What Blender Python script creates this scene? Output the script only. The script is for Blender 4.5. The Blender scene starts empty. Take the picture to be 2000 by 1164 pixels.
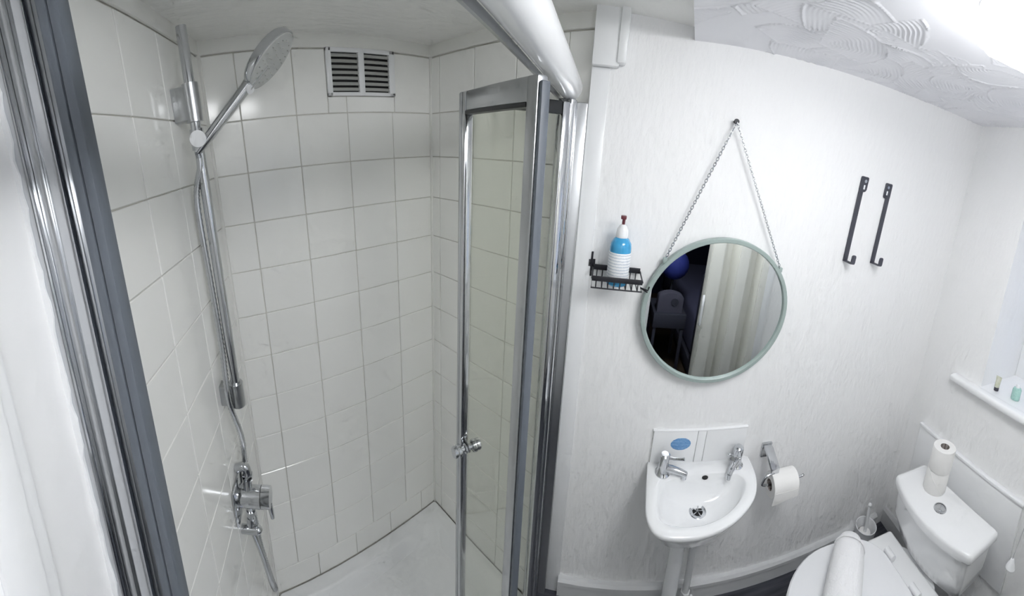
import bpy, bmesh, math, random
import numpy as np
from math import sin, cos, pi, radians, sqrt, atan2
from mathutils import Matrix, Vector, Euler
random.seed(7)
scene = bpy.context.scene
COL = scene.collection

# ------------------------------------------------------------------ camera
# the photograph is a hand-swept phone panorama: a cylindrical projection with its axis tipped forward
F, X0, Y0 = 712.949, 872.893, 462.876
CAM = Vector((-.930, -1.1652, 1.652))
cam = bpy.data.cameras.new('camera'); cam_ob = bpy.data.objects.new('camera', cam); COL.objects.link(cam_ob)
cam.type = 'PANO'; cam.panorama_type = 'CENTRAL_CYLINDRICAL'
cam.central_cylindrical_range_u_min = -X0 / F; cam.central_cylindrical_range_u_max = (2000 - X0) / F
cam.central_cylindrical_range_v_min = -(1164 - Y0) / F; cam.central_cylindrical_range_v_max = Y0 / F
cam.central_cylindrical_radius = 1.0
cam.clip_start = .005
_y, _p = radians(40.95), radians(-14.43)
_f = Vector((sin(_y) * cos(_p), cos(_y) * cos(_p), sin(_p))); _r = Vector((cos(_y), -sin(_y), 0)); _u = _r.cross(_f)
cam_ob.matrix_world = Matrix(((_r.x, _u.x, -_f.x, CAM.x), (_r.y, _u.y, -_f.y, CAM.y), (_r.z, _u.z, -_f.z, CAM.z), (0, 0, 0, 1)))
scene.camera = cam_ob

# ------------------------------------------------------------------ world, exposure
world = bpy.data.worlds.new('overcast_sky'); scene.world = world; world.use_nodes = True
_bg = world.node_tree.nodes['Background']; _bg.inputs['Color'].default_value = (.82, .87, 1.0, 1); _bg.inputs['Strength'].default_value = .7
LAMP_STRENGTH = 13.0
vs = scene.view_settings
vs.view_transform = 'Standard'; vs.look = 'None'; vs.gamma = 1.0; vs.use_curve_mapping = False; vs.exposure = 0.67
scene.cycles.max_bounces = 10; scene.cycles.diffuse_bounces = 8; scene.cycles.glossy_bounces = 4; scene.cycles.use_light_tree = False
scene.cycles.transparent_max_bounces = 10; scene.cycles.use_adaptive_sampling = True; scene.cycles.adaptive_threshold = .08; scene.cycles.adaptive_min_samples = 12; scene.cycles.sample_clamp_indirect = 6.0

# ------------------------------------------------------------------ frames: x = out of the wall, y = along the wall, z = up
def frame(out, along, org): return Matrix(((out[0], along[0], 0, org[0]), (out[1], along[1], 0, org[1]), (0, 0, 1, 0), (0, 0, 0, 1)))
ANG = radians(24.6)
NN = (-cos(ANG), -sin(ANG)); SS = (sin(ANG), -cos(ANG)); K0 = (0, -.72)
FW = Matrix.Identity(4)
FB = frame((0, -1), (1, 0), (0, 0))                 # tiled back wall: y = world x
FT = frame((-1, 0), (0, -1), (0, 0))                # tiled right wall: y = distance from back corner
LA = (-.3754, -.9269)
FL = frame((.9269, -.3754), (.3754, .9269), (-.83, 0))   # tiled left wall: y = -distance from back corner
FR = frame(NN, SS, K0)                              # basin wall: x = n, y = s
_b = radians(7); WS = 1.524
_vo = (K0[0] + SS[0] * WS, K0[1] + SS[1] * WS)
_vd = (-sin(_b) * NN[0] - cos(_b) * SS[0], -sin(_b) * NN[1] - cos(_b) * SS[1])
_ud = (cos(_b) * NN[0] - sin(_b) * SS[0], cos(_b) * NN[1] - sin(_b) * SS[1])
FV = frame(_vd, _ud, _vo)                           # window wall: x = v (out), y = u (away from corner)

# ------------------------------------------------------------------ materials
def lin(c):
    return tuple(((v / 255) / 12.92 if v / 255 <= .04045 else ((v / 255 + .055) / 1.055) ** 2.4) for v in c) + (1,)
def mat(name, rgb, rough=.5, metal=0, spec=.5, bump=None, noise=None, coat=0, trans=0):
    m = bpy.data.materials.new(name); m.use_nodes = True; nt = m.node_tree; b = nt.nodes['Principled BSDF']
    b.inputs['Base Color'].default_value = lin(rgb); b.inputs['Roughness'].default_value = rough; b.inputs['Metallic'].default_value = metal
    b.inputs['Specular IOR Level'].default_value = spec; b.inputs['Coat Weight'].default_value = coat; b.inputs['Transmission Weight'].default_value = trans
    tc = nt.nodes.new('ShaderNodeTexCoord')
    if noise:                                        # slight colour variation
        n = nt.nodes.new('ShaderNodeTexNoise'); n.inputs['Scale'].default_value = noise[0]; n.inputs['Detail'].default_value = 4
        mx = nt.nodes.new('ShaderNodeMix'); mx.data_type = 'RGBA'
        mx.inputs[6].default_value = lin(rgb); mx.inputs[7].default_value = lin(noise[1])
        nt.links.new(tc.outputs['Object'], n.inputs['Vector']); nt.links.new(n.outputs['Fac'], mx.inputs[0]); nt.links.new(mx.outputs[2], b.inputs['Base Color'])
    if bump:                                         # (scale, strength, distance, stretch)
        mp = nt.nodes.new('ShaderNodeMapping'); mp.inputs['Scale'].default_value = bump[3] if len(bump) > 3 else (1, 1, 1)
        n = nt.nodes.new('ShaderNodeTexNoise'); n.inputs['Scale'].default_value = bump[0]; n.inputs['Detail'].default_value = 3
        bp = nt.nodes.new('ShaderNodeBump'); bp.inputs['Strength'].default_value = bump[1]; bp.inputs['Distance'].default_value = bump[2]
        nt.links.new(tc.outputs['Object'], mp.inputs[0]); nt.links.new(mp.outputs[0], n.inputs['Vector']); nt.links.new(n.outputs['Fac'], bp.inputs['Height']); nt.links.new(bp.outputs[0], b.inputs['Normal'])
    return m
M = {}
M['paint'] = mat('wall_paint', (243, 243, 243), .62, bump=(48, .5, .006, (1, 1.0, .45)))
M['nibpaint'] = mat('gloss_paint', (243, 243, 243), .35, bump=(9, .25, .006, (1, 1, .3)))
M['gloss'] = mat('gloss_white', (240, 241, 242), .25)
M['smoothceil'] = mat('shower_ceiling_paint', (242, 242, 239), .6, bump=(14, .35, .01, (1, 3, 1)))
M['tile'] = mat('ceramic_tile', (241, 241, 238), .13, bump=(5, .10, .006), noise=(2.5, (244, 244, 241)))
M['grout'] = mat('grout', (212, 210, 203), .8)
M['sealant'] = mat('sealant', (232, 232, 228), .5)
M['chrome'] = mat('chrome', (205, 207, 210), .10, 1)
M['satin'] = mat('satin_aluminium', (196, 198, 200), .28, 1)
M['slate'] = mat('rubber_seal', (98, 104, 112), .45)
M['darkseal'] = mat('dark_seal', (40, 42, 44), .4)
M['black'] = mat('black_metal', (38, 38, 44), .45)
M['hookblack'] = mat('dark_grey_metal', (70, 71, 80), .45)
M['porcelain'] = mat('porcelain', (240, 241, 242), .08, coat=.3)
M['acrylic'] = mat('tray_acrylic', (236, 237, 238), .3)
M['plastic'] = mat('white_plastic', (238, 239, 241), .22)
M['header'] = mat('white_header', (242, 243, 244), .18)
M['paper'] = mat('tissue_paper', (240, 239, 237), .9, bump=(220, .3, .001))
M['core'] = mat('cardboard', (128, 118, 112), .9)
M['towel'] = mat('towel_cotton', (240, 240, 241), .95, bump=(160, .6, .003))
M['mirror'] = mat('mirror_silver', (238, 242, 242), .0, 1)
M['sage'] = mat('sage_frame', (158, 172, 168), .35)
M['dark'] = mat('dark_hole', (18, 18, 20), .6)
M['slat'] = mat('vent_slat', (176, 177, 174), .4)
M['faceplate'] = mat('spray_face', (188, 190, 188), .3)
M['skirt'] = mat('skirting_paint', (214, 215, 216), .35, bump=(12, .25, .005))
M['navy'] = mat('navy_wall', (22, 26, 52), .8)
M['carpet'] = mat('dark_carpet', (60, 48, 36), .95)
M['greywood'] = mat('dark_grey_wood', (66, 68, 82), .6)
M['bedding'] = mat('bedding', (96, 98, 128), .9)
M['blueshade'] = mat('blue_shade', (50, 62, 150), .7)
M['greyfabric'] = mat('grey_fabric', (98, 98, 116), .9)
M['doorvinyl'] = mat('door_vinyl', (236, 235, 228), .35)
M['bluesoap'] = mat('blue_soap', (64, 158, 208), .12, coat=.4)
M['nozzle'] = mat('maroon_nozzle', (104, 50, 58), .35)
M['mint'] = mat('mint_gel', (186, 219, 211), .18, noise=(120, (140, 186, 176)))
M['tube'] = mat('tube_print', (225, 226, 220), .3, noise=(95, (176, 178, 140)))
M['charcoal'] = mat('charcoal_cap', (62, 62, 70), .4)
M['cordw'] = mat('cord', (190, 190, 192), .6)

def floor_mat():
    m = mat('dark_laminate', (58, 60, 68), .42); nt = m.node_tree; b = nt.nodes['Principled BSDF']
    tc = nt.nodes.new('ShaderNodeTexCoord'); mp = nt.nodes.new('ShaderNodeMapping'); mp.inputs['Scale'].default_value = (30, 2.2, 1)
    n = nt.nodes.new('ShaderNodeTexNoise'); n.inputs['Scale'].default_value = 2.5; n.inputs['Detail'].default_value = 6
    r = nt.nodes.new('ShaderNodeValToRGB'); r.color_ramp.elements[0].position = .3; r.color_ramp.elements[0].color = lin((44, 46, 54)); r.color_ramp.elements[1].position = .75; r.color_ramp.elements[1].color = lin((82, 84, 92))
    nt.links.new(tc.outputs['Object'], mp.inputs[0]); nt.links.new(mp.outputs[0], n.inputs['Vector']); nt.links.new(n.outputs['Fac'], r.inputs[0]); nt.links.new(r.outputs[0], b.inputs['Base Color'])
    return m
M['floor'] = floor_mat()

def glass_mat(name, tint, refl=1.0):                  # thin pane: tinted see-through plus a Fresnel reflection
    m = bpy.data.materials.new(name); m.use_nodes = True; nt = m.node_tree
    for n in list(nt.nodes): nt.nodes.remove(n)
    o = nt.nodes.new('ShaderNodeOutputMaterial'); t = nt.nodes.new('ShaderNodeBsdfTransparent'); g = nt.nodes.new('ShaderNodeBsdfGlossy')
    lw = nt.nodes.new('ShaderNodeLayerWeight'); pw = nt.nodes.new('ShaderNodeMath'); fr = nt.nodes.new('ShaderNodeMath'); mx = nt.nodes.new('ShaderNodeMixShader')
    lw.inputs[0].default_value = .5; pw.operation = 'POWER'; pw.inputs[1].default_value = 5; fr.operation = 'MULTIPLY_ADD'; fr.inputs[1].default_value = .9 * refl; fr.inputs[2].default_value = .025; nt.links.new(lw.outputs['Facing'], pw.inputs[0]); nt.links.new(pw.outputs[0], fr.inputs[0]); t.inputs[0].default_value = tint; g.inputs['Roughness'].default_value = .02
    nt.links.new(fr.outputs[0], mx.inputs[0]); nt.links.new(t.outputs[0], mx.inputs[1]); nt.links.new(g.outputs[0], mx.inputs[2]); nt.links.new(mx.outputs[0], o.inputs[0])
    return m
M['glass'] = glass_mat('shower_glass', (.982, .988, .966, 1))
def frosted():
    m = bpy.data.materials.new('frosted_glass'); m.use_nodes = True; nt = m.node_tree
    for n in list(nt.nodes): nt.nodes.remove(n)
    o = nt.nodes.new('ShaderNodeOutputMaterial'); t = nt.nodes.new('ShaderNodeBsdfTransparent'); g = nt.nodes.new('ShaderNodeBsdfTranslucent'); mx = nt.nodes.new('ShaderNodeMixShader')
    t.inputs[0].default_value = (.95, .97, 1, 1); g.inputs[0].default_value = (.9, .93, .97, 1); mx.inputs[0].default_value = .4
    nt.links.new(t.outputs[0], mx.inputs[1]); nt.links.new(g.outputs[0], mx.inputs[2]); nt.links.new(mx.outputs[0], o.inputs[0])
    return m
M['frosted'] = frosted()

M['artex'] = mat('artex_ceiling', (240, 240, 244), .5)

def emit(name, rgb, k):
    m = bpy.data.materials.new(name); m.use_nodes = True; nt = m.node_tree
    for n in list(nt.nodes): nt.nodes.remove(n)
    o = nt.nodes.new('ShaderNodeOutputMaterial'); e = nt.nodes.new('ShaderNodeEmission'); e.inputs[0].default_value = rgb; e.inputs[1].default_value = k
    nt.links.new(e.outputs[0], o.inputs[0]); return m
M['lamp'] = emit('lamp_diffuser', (.975, .987, 1, 1), LAMP_STRENGTH)

def lined(name, base, line, scale, thr, axis='Z', rough=.4):    # printed lines too fine to read
    m = mat(name, base, rough); nt = m.node_tree; b = nt.nodes['Principled BSDF']
    tc = nt.nodes.new('ShaderNodeTexCoord'); w = nt.nodes.new('ShaderNodeTexWave'); w.bands_direction = axis; w.inputs['Scale'].default_value = scale
    w.inputs['Distortion'].default_value = 1.6; w.inputs['Detail'].default_value = 2; w.inputs['Detail Scale'].default_value = 6
    r = nt.nodes.new('ShaderNodeValToRGB'); r.color_ramp.elements[0].position = thr; r.color_ramp.elements[0].color = lin(line); r.color_ramp.elements[1].position = thr + .12; r.color_ramp.elements[1].color = lin(base)
    nt.links.new(tc.outputs['Object'], w.inputs['Vector']); nt.links.new(w.outputs['Fac'], r.inputs[0]); nt.links.new(r.outputs[0], b.inputs['Base Color'])
    return m
M['soaplabel'] = lined('soap_label', (238, 240, 242), (196, 204, 214), 38, .22)
M['stickerink'] = lined('sticker_print', (62, 128, 190), (170, 205, 232), 55, .20)

# ------------------------------------------------------------------ mesh builder
class B:
    def __init__(s): s.bm = bmesh.new()
    def _xf(s, vs, m):
        if m is not None:
            for v in vs: v.co = m @ v.co
    def box(s, lo, hi, bev=0, m=None, seg=2):
        r = bmesh.ops.create_cube(s.bm, size=1)['verts']
        c = [(a + b) / 2 for a, b in zip(lo, hi)]; d = [b - a for a, b in zip(lo, hi)]
        for v in r: v.co = Vector((v.co.x * d[0] + c[0], v.co.y * d[1] + c[1], v.co.z * d[2] + c[2]))
        if bev:
            es = list({e for v in r for e in v.link_edges})
            nb = bmesh.ops.bevel(s.bm, geom=es, offset=min(bev, min(d) * .45), segments=seg, profile=.5, affect='EDGES')
            r = list({v for f in nb['faces'] for v in f.verts} | {v for v in r if v.is_valid})
        s._xf(r, m); return s
    def cyl(s, p0, p1, r0, r1=None, seg=20, caps=True):
        p0, p1 = Vector(p0), Vector(p1); r1 = r0 if r1 is None else r1
        ax = (p1 - p0).normalized(); t = Vector((0, 0, 1)) if abs(ax.z) < .9 else Vector((1, 0, 0))
        a = ax.cross(t).normalized(); b = ax.cross(a)
        R = [[s.bm.verts.new(p + (a * cos(2 * pi * i / seg) + b * sin(2 * pi * i / seg)) * r) for i in range(seg)] for p, r in ((p0, r0), (p1, r1))]
        for i in range(seg): s.bm.faces.new((R[0][i], R[1][i], R[1][(i + 1) % seg], R[0][(i + 1) % seg]))
        if caps: s.bm.faces.new(R[0]); s.bm.faces.new(R[1][::-1])
        return s
    def tube(s, pts, r, seg=10, closed=False, caps=True):
        pts = [Vector(p) for p in pts]; n = len(pts); rs = r if isinstance(r, (list, tuple)) else [r] * n
        prev = None; R = []
        for i, p in enumerate(pts):
            if closed: d = pts[(i + 1) % n] - pts[i - 1]
            else: d = pts[min(i + 1, n - 1)] - pts[max(i - 1, 0)]
            d.normalize()
            if prev is None:
                t = Vector((0, 0, 1)) if abs(d.z) < .9 else Vector((1, 0, 0)); a = d.cross(t).normalized()
            else:
                a = (prev - d * prev.dot(d)).normalized()
            prev = a; b = d.cross(a)
            R.append([s.bm.verts.new(p + (a * cos(2 * pi * k / seg) + b * sin(2 * pi * k / seg)) * rs[i]) for k in range(seg)])
        for i in range(n if closed else n - 1):
            j = (i + 1) % n
            for k in range(seg): s.bm.faces.new((R[i][k], R[i][(k + 1) % seg], R[j][(k + 1) % seg], R[j][k]))
        if caps and not closed: s.bm.faces.new(R[0][::-1]); s.bm.faces.new(R[-1])
        return s
    def lathe(s, prof, seg=32, m=None, sx=1, sy=1):
        R = []; new = []
        for r, z in prof:
            if r < 1e-6: v = s.bm.verts.new((0, 0, z)); R.append([v]); new.append(v)
            else:
                ring = [s.bm.verts.new((r * cos(2 * pi * i / seg) * sx, r * sin(2 * pi * i / seg) * sy, z)) for i in range(seg)]; R.append(ring); new += ring
        for a, b in zip(R, R[1:]):
            for i in range(seg):
                j = (i + 1) % seg
                if len(a) == 1 and len(b) == 1: continue
                if len(a) == 1: s.bm.faces.new((a[0], b[j], b[i]))
                elif len(b) == 1: s.bm.faces.new((a[i], a[j], b[0]))
                else: s.bm.faces.new((a[i], a[j], b[j], b[i]))
        s._xf(new, m); return s
    def prism(s, pts, z0, z1, bev=0, m=None, seg=2):          # outline in x,y; z0/z1 may be functions of x,y
        f0 = z0 if callable(z0) else (lambda x, y: z0); f1 = z1 if callable(z1) else (lambda x, y: z1)
        lo = [s.bm.verts.new((x, y, f0(x, y))) for x, y in pts]; hi = [s.bm.verts.new((x, y, f1(x, y))) for x, y in pts]; n = len(pts)
        fs = [s.bm.faces.new(lo[::-1]), s.bm.faces.new(hi)] + [s.bm.faces.new((lo[i], lo[(i + 1) % n], hi[(i + 1) % n], hi[i])) for i in range(n)]
        new = lo + hi
        if bev:
            es = list({e for f in fs[:2] for e in f.edges})
            nb = bmesh.ops.bevel(s.bm, geom=es, offset=bev, segments=seg, profile=.5, affect='EDGES')
            new = list({v for f in nb['faces'] for v in f.verts} | {v for v in new if v.is_valid})
        s._xf(new, m); return s
    def loft(s, rings, cap0=True, cap1=True):
        R = [[s.bm.verts.new(p) for p in r] for r in rings]; n = len(R[0])
        for a, b in zip(R, R[1:]):
            for i in range(n): s.bm.faces.new((a[i], a[(i + 1) % n], b[(i + 1) % n], b[i]))
        if cap0: s.bm.faces.new(R[0][::-1])
        if cap1: s.bm.faces.new(R[-1])
        return s
    def sph(s, c, r, sc=(1, 1, 1), seg=20, m=None):
        v = bmesh.ops.create_uvsphere(s.bm, u_segments=seg, v_segments=seg // 2, radius=r)['verts']
        for q in v: q.co = Vector((q.co.x * sc[0] + c[0], q.co.y * sc[1] + c[1], q.co.z * sc[2] + c[2]))
        s._xf(v, m); return s
    def mesh(s, name, mt, angle=35):
        bmesh.ops.recalc_face_normals(s.bm, faces=s.bm.faces)
        me = bpy.data.meshes.new(name); s.bm.to_mesh(me); s.bm.free()
        for p in me.polygons: p.use_smooth = True
        me.set_sharp_from_angle(angle=radians(angle))
        me.materials.append(M[mt] if isinstance(mt, str) else mt); return me
    def build(s, name, mt, parent=None, fr=None, pos=None, rz=0, label=None, angle=35):
        o = bpy.data.objects.new(name, s.mesh(name, mt, angle)); COL.objects.link(o)
        if parent is not None: o.parent = parent
        if fr is not None: o.matrix_world = fr @ Matrix.Translation(pos or (0, 0, 0)) @ Matrix.Rotation(rz, 4, 'Z')
        elif pos is not None: o.matrix_local = Matrix.Translation(pos) @ Matrix.Rotation(rz, 4, 'Z')
        if label: o['label'] = label
        return o
def tag(o, label, cat=None, group=None, kind=None):
    o['label'] = label
    if cat: o['category'] = cat
    if group: o['group'] = group
    if kind: o['kind'] = kind
    return o
def thing(name, label, cat, fr, pos=(0, 0, 0), rz=0, group=None):
    o = bpy.data.objects.new(name, None); COL.objects.link(o); o.empty_display_size = .05
    o.matrix_world = fr @ Matrix.Translation(pos) @ Matrix.Rotation(rz, 4, 'Z')
    return tag(o, label, cat, group)
def struct(o, label): o['kind'] = 'structure'; o['label'] = label; return o
def catmull(pts, k=6, closed=True):
    n = len(pts); out = []
    for i in range(n if closed else n - 1):
        g = lambda j: Vector(pts[j % n] if closed else pts[max(0, min(n - 1, j))])
        a, b, c, d = g(i - 1), g(i), g(i + 1), g(i + 2)
        for q in range(k):
            t = q / k; out.append(.5 * ((2 * b) + (c - a) * t + (2 * a - 5 * b + 4 * c - d) * t * t + (3 * b - a - 3 * c + d) * t ** 3))
    if not closed: out.append(Vector(pts[-1]))
    return out

# ================================================================== THE SETTING
CEIL = 2.0; TRAY = -.13
TH, TW, Z1 = .161, .18, 1.762
ZR = [1.958] + [Z1 - j * TH for j in range(12)] + [TRAY + .004]
_tiles = {}
def tile_mesh(w, h):
    k = (round(w, 4), round(h, 4))
    if k not in _tiles: _tiles[k] = B().box((0, -w / 2, -h / 2), (.009, w / 2, h / 2), .0016, seg=1).mesh('tile', 'tile')
    return _tiles[k]
def tile_cells(parent, ycuts, zcuts, gap=.0026, skip=None):
    for y0, y1 in zip(ycuts, ycuts[1:]):
        y0, y1 = min(y0, y1), max(y0, y1)
        for z1, z0 in zip(zcuts, zcuts[1:]):
            if skip and skip((y0 + y1) / 2, (z0 + z1) / 2): continue
            o = bpy.data.objects.new('tile', tile_mesh(y1 - y0 - gap, z1 - z0 - gap)); COL.objects.link(o); o.parent = parent
            o.matrix_local = Matrix.Translation((-.004 + random.uniform(-.0005, .0005), (y0 + y1) / 2, (z0 + z1) / 2)) @ Euler((0, random.uniform(-.003, .003), random.uniform(-.003, .003))).to_matrix().to_4x4()
# back wall of the shower
wb = struct(B().box((-.10, -.90, -.30), (0, .05, 2.05)).build('wall_back', 'grout', fr=FB), 'off-white tiled back wall of the shower')
VY0, VY1, VZ0, VZ1 = -.428, -.17, 1.815, 1.962       # vent opening
back_cols = [-.83, -.72, -.54, -.36, -.18, -.006]
tile_cells(wb, back_cols, ZR[1:-1])
tile_cells(wb, [-.83, -.72, -.54, VY0], ZR[:2]); tile_cells(wb, [VY1, -.006], ZR[:2])
tile_cells(wb, [VY0, -.36, VY1], [VZ0, ZR[1]])
tile_cells(wb, [-.83, -.63, -.45, -.27, -.09, -.006], ZR[-2:])
B().box((0, -.84, 1.96), (.012, .01, CEIL + .01), .004).build('coving', 'sealant', wb)
# right wall of the shower
wr = struct(B().box((-.10, -.10, -.30), (0, .70, 2.05)).build('wall_right', 'grout', fr=FT), 'tiled right wall of the shower behind the glass door')
tile_cells(wr, [.006, .056, .236, .416, .596, .705], ZR)
B().box((0, 0, 1.96), (.012, .70, CEIL + .01), .004).build('coving', 'sealant', wr)
B().box((0, 0, TRAY), (.012, .012, 1.97), .004).build('corner_seal', 'sealant', wr)
# left wall of the shower
wl = struct(B().box((-.10, -.79, -.30), (0, .10, 2.05)).build('wall_left', 'grout', fr=FL), 'tiled left wall of the shower behind the riser rail')
tile_cells(wl, [-.76, -.655, -.475, -.295, -.115, -.006], ZR)
B().box((0, -.76, 1.96), (.010, 0, CEIL + .01), .004).build('coving', 'sealant', wl)
B().box((0, -.012, TRAY), (.014, 0, 1.97), .004).build('corner_seal', 'sealant', wl)
# plastered wall between shower and doorway (next to the camera)
struct(B().box((-.12, -1.04, -.30), (.012, -.785, 2.35), .004).build('wall_nib', 'nibpaint', fr=FL), 'white painted wall beside the chrome shower jamb')
t = B(); t.box((.012, -.99, 0), (.034, -.905, 1.99), .006); t.box((.030, -.975, 0), (.042, -.925, 1.99), .005)
struct(t.build('trim_1', 'gloss', fr=FL), 'white moulded door trim at the left edge')
sm = B(); zz0 = [-.1 + .02 * i for i in range(103)]
fr_x = [.016 + random.uniform(0, .007) + (.006 if .2 < z < .9 else 0) * random.random() for z in zz0]
sm.prism([(.010, z) for z in zz0] + [(x, z) for x, z in zip(fr_x[::-1], zz0[::-1])], -.8125, -.8085, m=Matrix(((1, 0, 0, 0), (0, 0, 1, 0), (0, 1, 0, 0), (0, 0, 0, 1))))
sm.build('paint_smear', 'gloss', bpy.data.objects['wall_nib'], label='ragged white paint edge smeared onto the chrome')
# basin wall
struct(B().box((-.12, -.02, -.30), (0, 1.60, 2.35)).build('wall_basin', 'paint', fr=FR), 'white textured wall behind the basin and round mirror')
# window wall with an opening
WU0, WU1, WZ0, WZ1 = .365, 1.02, .94, 1.86
w = B(); w.box((-.38, -.14, -.30), (0, WU0, 2.35)); w.box((-.38, WU1, -.30), (0, 1.45, 2.35)); w.box((-.38, WU0, -.30), (0, WU1, WZ0)); w.box((-.38, WU0, WZ1), (0, WU1, 2.35))
struct(w.build('wall_window', 'paint', fr=FV), 'white textured wall with the window recess above the toilet')
wf = B()
for lo, hi in [((-.35, WU0, WZ0), (-.29, WU0 + .07, WZ1)), ((-.35, WU1 - .07, WZ0), (-.29, WU1, WZ1)), ((-.35, WU0 + .07, WZ1 - .06), (-.29, WU1 - .07, WZ1)), ((-.35, WU0 + .07, WZ0), (-.29, WU1 - .07, WZ0 + .08)), ((-.345, .67, WZ0 + .08), (-.295, .71, WZ1 - .06))]:
    wf.box(lo, hi, .005)
win = struct(wf.build('window_1', 'gloss', fr=FV), 'white framed frosted window in the recess')
for a, c in ((WU0 + .07, .67), (.71, WU1 - .07)): B().box((-.323, a, WZ0 + .08), (-.317, c, WZ1 - .06)).build('pane', 'frosted', win)
sl = B(); sl.box((-.29, WU0, WZ0), (.01, WU1, .965)); sl.box((-.005, .212, WZ0 - .006), (.045, 1.12, .966), .012, seg=3)
struct(sl.build('window_sill', 'gloss', fr=FV), 'white rounded window sill above the toilet')
# door wall (behind the camera, seen in the mirror)
DN, D0, D1, DH = 1.20, .385, 1.17, 1.93
w = B(); w.box((DN, -.34, -.30), (DN + .10, D0, 2.35)); w.box((DN, D1, -.30), (DN + .10, 1.50, 2.35)); w.box((DN, D0, DH), (DN + .10, D1, 2.35))
struct(w.build('wall_door', 'paint', fr=FR), 'white wall with the bedroom doorway, seen in the mirror')
# ceilings
P = lambda n, s: (K0[0] + NN[0] * n + SS[0] * s, K0[1] + NN[1] * n + SS[1] * s)
SO = .215
struct(B().prism([(-1.0, .12), (.14, .12), (.14, -.70), P(-.12, .03), P(-.12, SO), P(1.35, SO), P(1.35, -.34), (-1.45, -.9), (-1.45, .12)], CEIL, CEIL + .06).build('ceiling', 'smoothceil'), 'off-white painted ceiling above the shower')
def artex_relief(parent, step=.0032):                 # combed fans, one laid over the other, each with a raised rim
    rng = np.random.default_rng(11)
    n = np.arange(0, DN + .004, step); q = np.linspace(0, 1, int(1.5 / step)); X, Y = np.meshgrid(n, q, indexing='ij')
    Y = (SO - .25 * X) + Y * (1.575 - (SO - .25 * X))
    H = np.zeros_like(X)
    hubs = [(rng.uniform(-.05, DN + .05), rng.uniform(SO - .35, 1.6)) for _ in range(120)]
    for hx, hy in hubs:
        R_ = rng.uniform(.13, .23); a0 = rng.uniform(-pi, pi); hw = rng.uniform(.8, 1.5)
        dx, dy = X - hx, Y - hy; r = np.hypot(dx, dy); th = (np.arctan2(dy, dx) - a0 + pi) % (2 * pi) - pi
        edge = R_ * (1 + .06 * np.sin(3 * th + hx * 40))
        m = (r < edge) & (np.abs(th) < hw)
        ph = rng.uniform(0, 6.28); k = rng.uniform(6, 9)
        amp = np.clip(.62 + .55 * np.sin(k * .6 * th + ph), .05, 1)
        rip = amp * .0017 * np.sin(2 * pi * r / .0112 + 1.9 * np.sin(k * th + ph)) * np.clip(r / .05, 0, 1)
        rim = .0036 * np.exp(-((edge - r) / .0034) ** 2) + .0016 * np.exp(-((hw - np.abs(th)) * r / .003) ** 2)
        H = np.where(m, rip + rim, H)
    Z = 1.968 + .128 * (Y - SO) + .035 * X - H
    a, b = X.shape; idx = np.arange(a * b).reshape(a, b)
    co = np.stack([X, Y, Z], -1).reshape(-1, 3)
    f = np.stack([idx[:-1, :-1], idx[:-1, 1:], idx[1:, 1:], idx[1:, :-1]], -1).reshape(-1, 4)
    me = bpy.data.meshes.new('combed_plaster'); me.vertices.add(len(co)); me.vertices.foreach_set('co', co.ravel())
    me.loops.add(f.size); me.loops.foreach_set('vertex_index', f.ravel().astype(np.int32))
    me.polygons.add(len(f)); me.polygons.foreach_set('loop_start', np.arange(0, f.size, 4, dtype=np.int32)); me.polygons.foreach_set('use_smooth', np.ones(len(f), dtype=bool))
    me.update(calc_edges=True); me.materials.append(M['artex'])
    o = bpy.data.objects.new('combed_plaster', me); COL.objects.link(o); o.parent = parent
zs = lambda n, s: 1.968 + .128 * (s - SO) + .035 * n
CSOF = struct(B().prism([(-.02, SO + .005), (DN + .05, SO - .25 * (DN + .05)), (DN + .05, 1.62), (-.02, 1.62)], lambda n, s: zs(n, s) + .006, lambda n, s: zs(n, s) + .10).build('ceiling_soffit', 'artex', fr=FR), 'white combed plaster ceiling with fan swirls')
artex_relief(CSOF)
# boxed-in corner trim over the shower post
t = B(); t.box((0, -.045, 1.865), (.030, .025, 2.02), .004); t.box((0, .018, 1.872), (.040, .042, 2.02), .006)
struct(t.build('trim_2', 'gloss', fr=FR), 'white boxed timber trim above the shower post')
struct(B().box((-.004, -.045, 0), (.004, .004, 1.865), .002).build('trim_3', 'gloss', fr=FR), 'white painted edge strip beside the shower post')
# floor and skirting
FZ = .028
fl = struct(B().box((-.05, -.10, -.06), (DN + .10, 1.60, FZ - .008)).build('floor', 'darkseal', fr=FR), 'dark grey plank floor')
ph = []
for i in range(9):
    x0 = .0 + i * .142; cuts = [-.09, .30 + .37 * (i % 3), 1.58]
    for a, c in zip(cuts, cuts[1:]): B().box((x0 + .001, a + .001, FZ - .01), (x0 + .141, c - .001, FZ), .0015, seg=1).build('plank', 'floor', fl)
struct(B().box((0, -.125, -.20), (1.22, -.085, .012), .006).build('shower_kerb', 'acrylic', fr=FR), 'pale kerb under the shower door')
sk = B(); sk.prism([(0, 0), (.018, 0), (.016, .085), (.022, .088), (.022, .102), (.014, .110), (0, .110)], .0, 1.44, m=Matrix(((1, 0, 0, 0), (0, 0, 1, 0), (0, 1, 0, 0), (0, 0, 0, 1))))
struct(sk.build('baseboard_right', 'skirt', fr=FR), 'white skirting board below the basin')
sk = B(); sk.prism([(0, 0), (.020, 0), (.020, .095), (.012, .105), (0, .105)], .0, 1.30, m=Matrix(((1, 0, 0, 0), (0, 0, 1, 0), (0, 1, 0, 0), (0, 0, 0, 1))))
struct(sk.build('baseboard_window', 'skirt', fr=FV), 'white skirting board behind the toilet')
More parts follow.
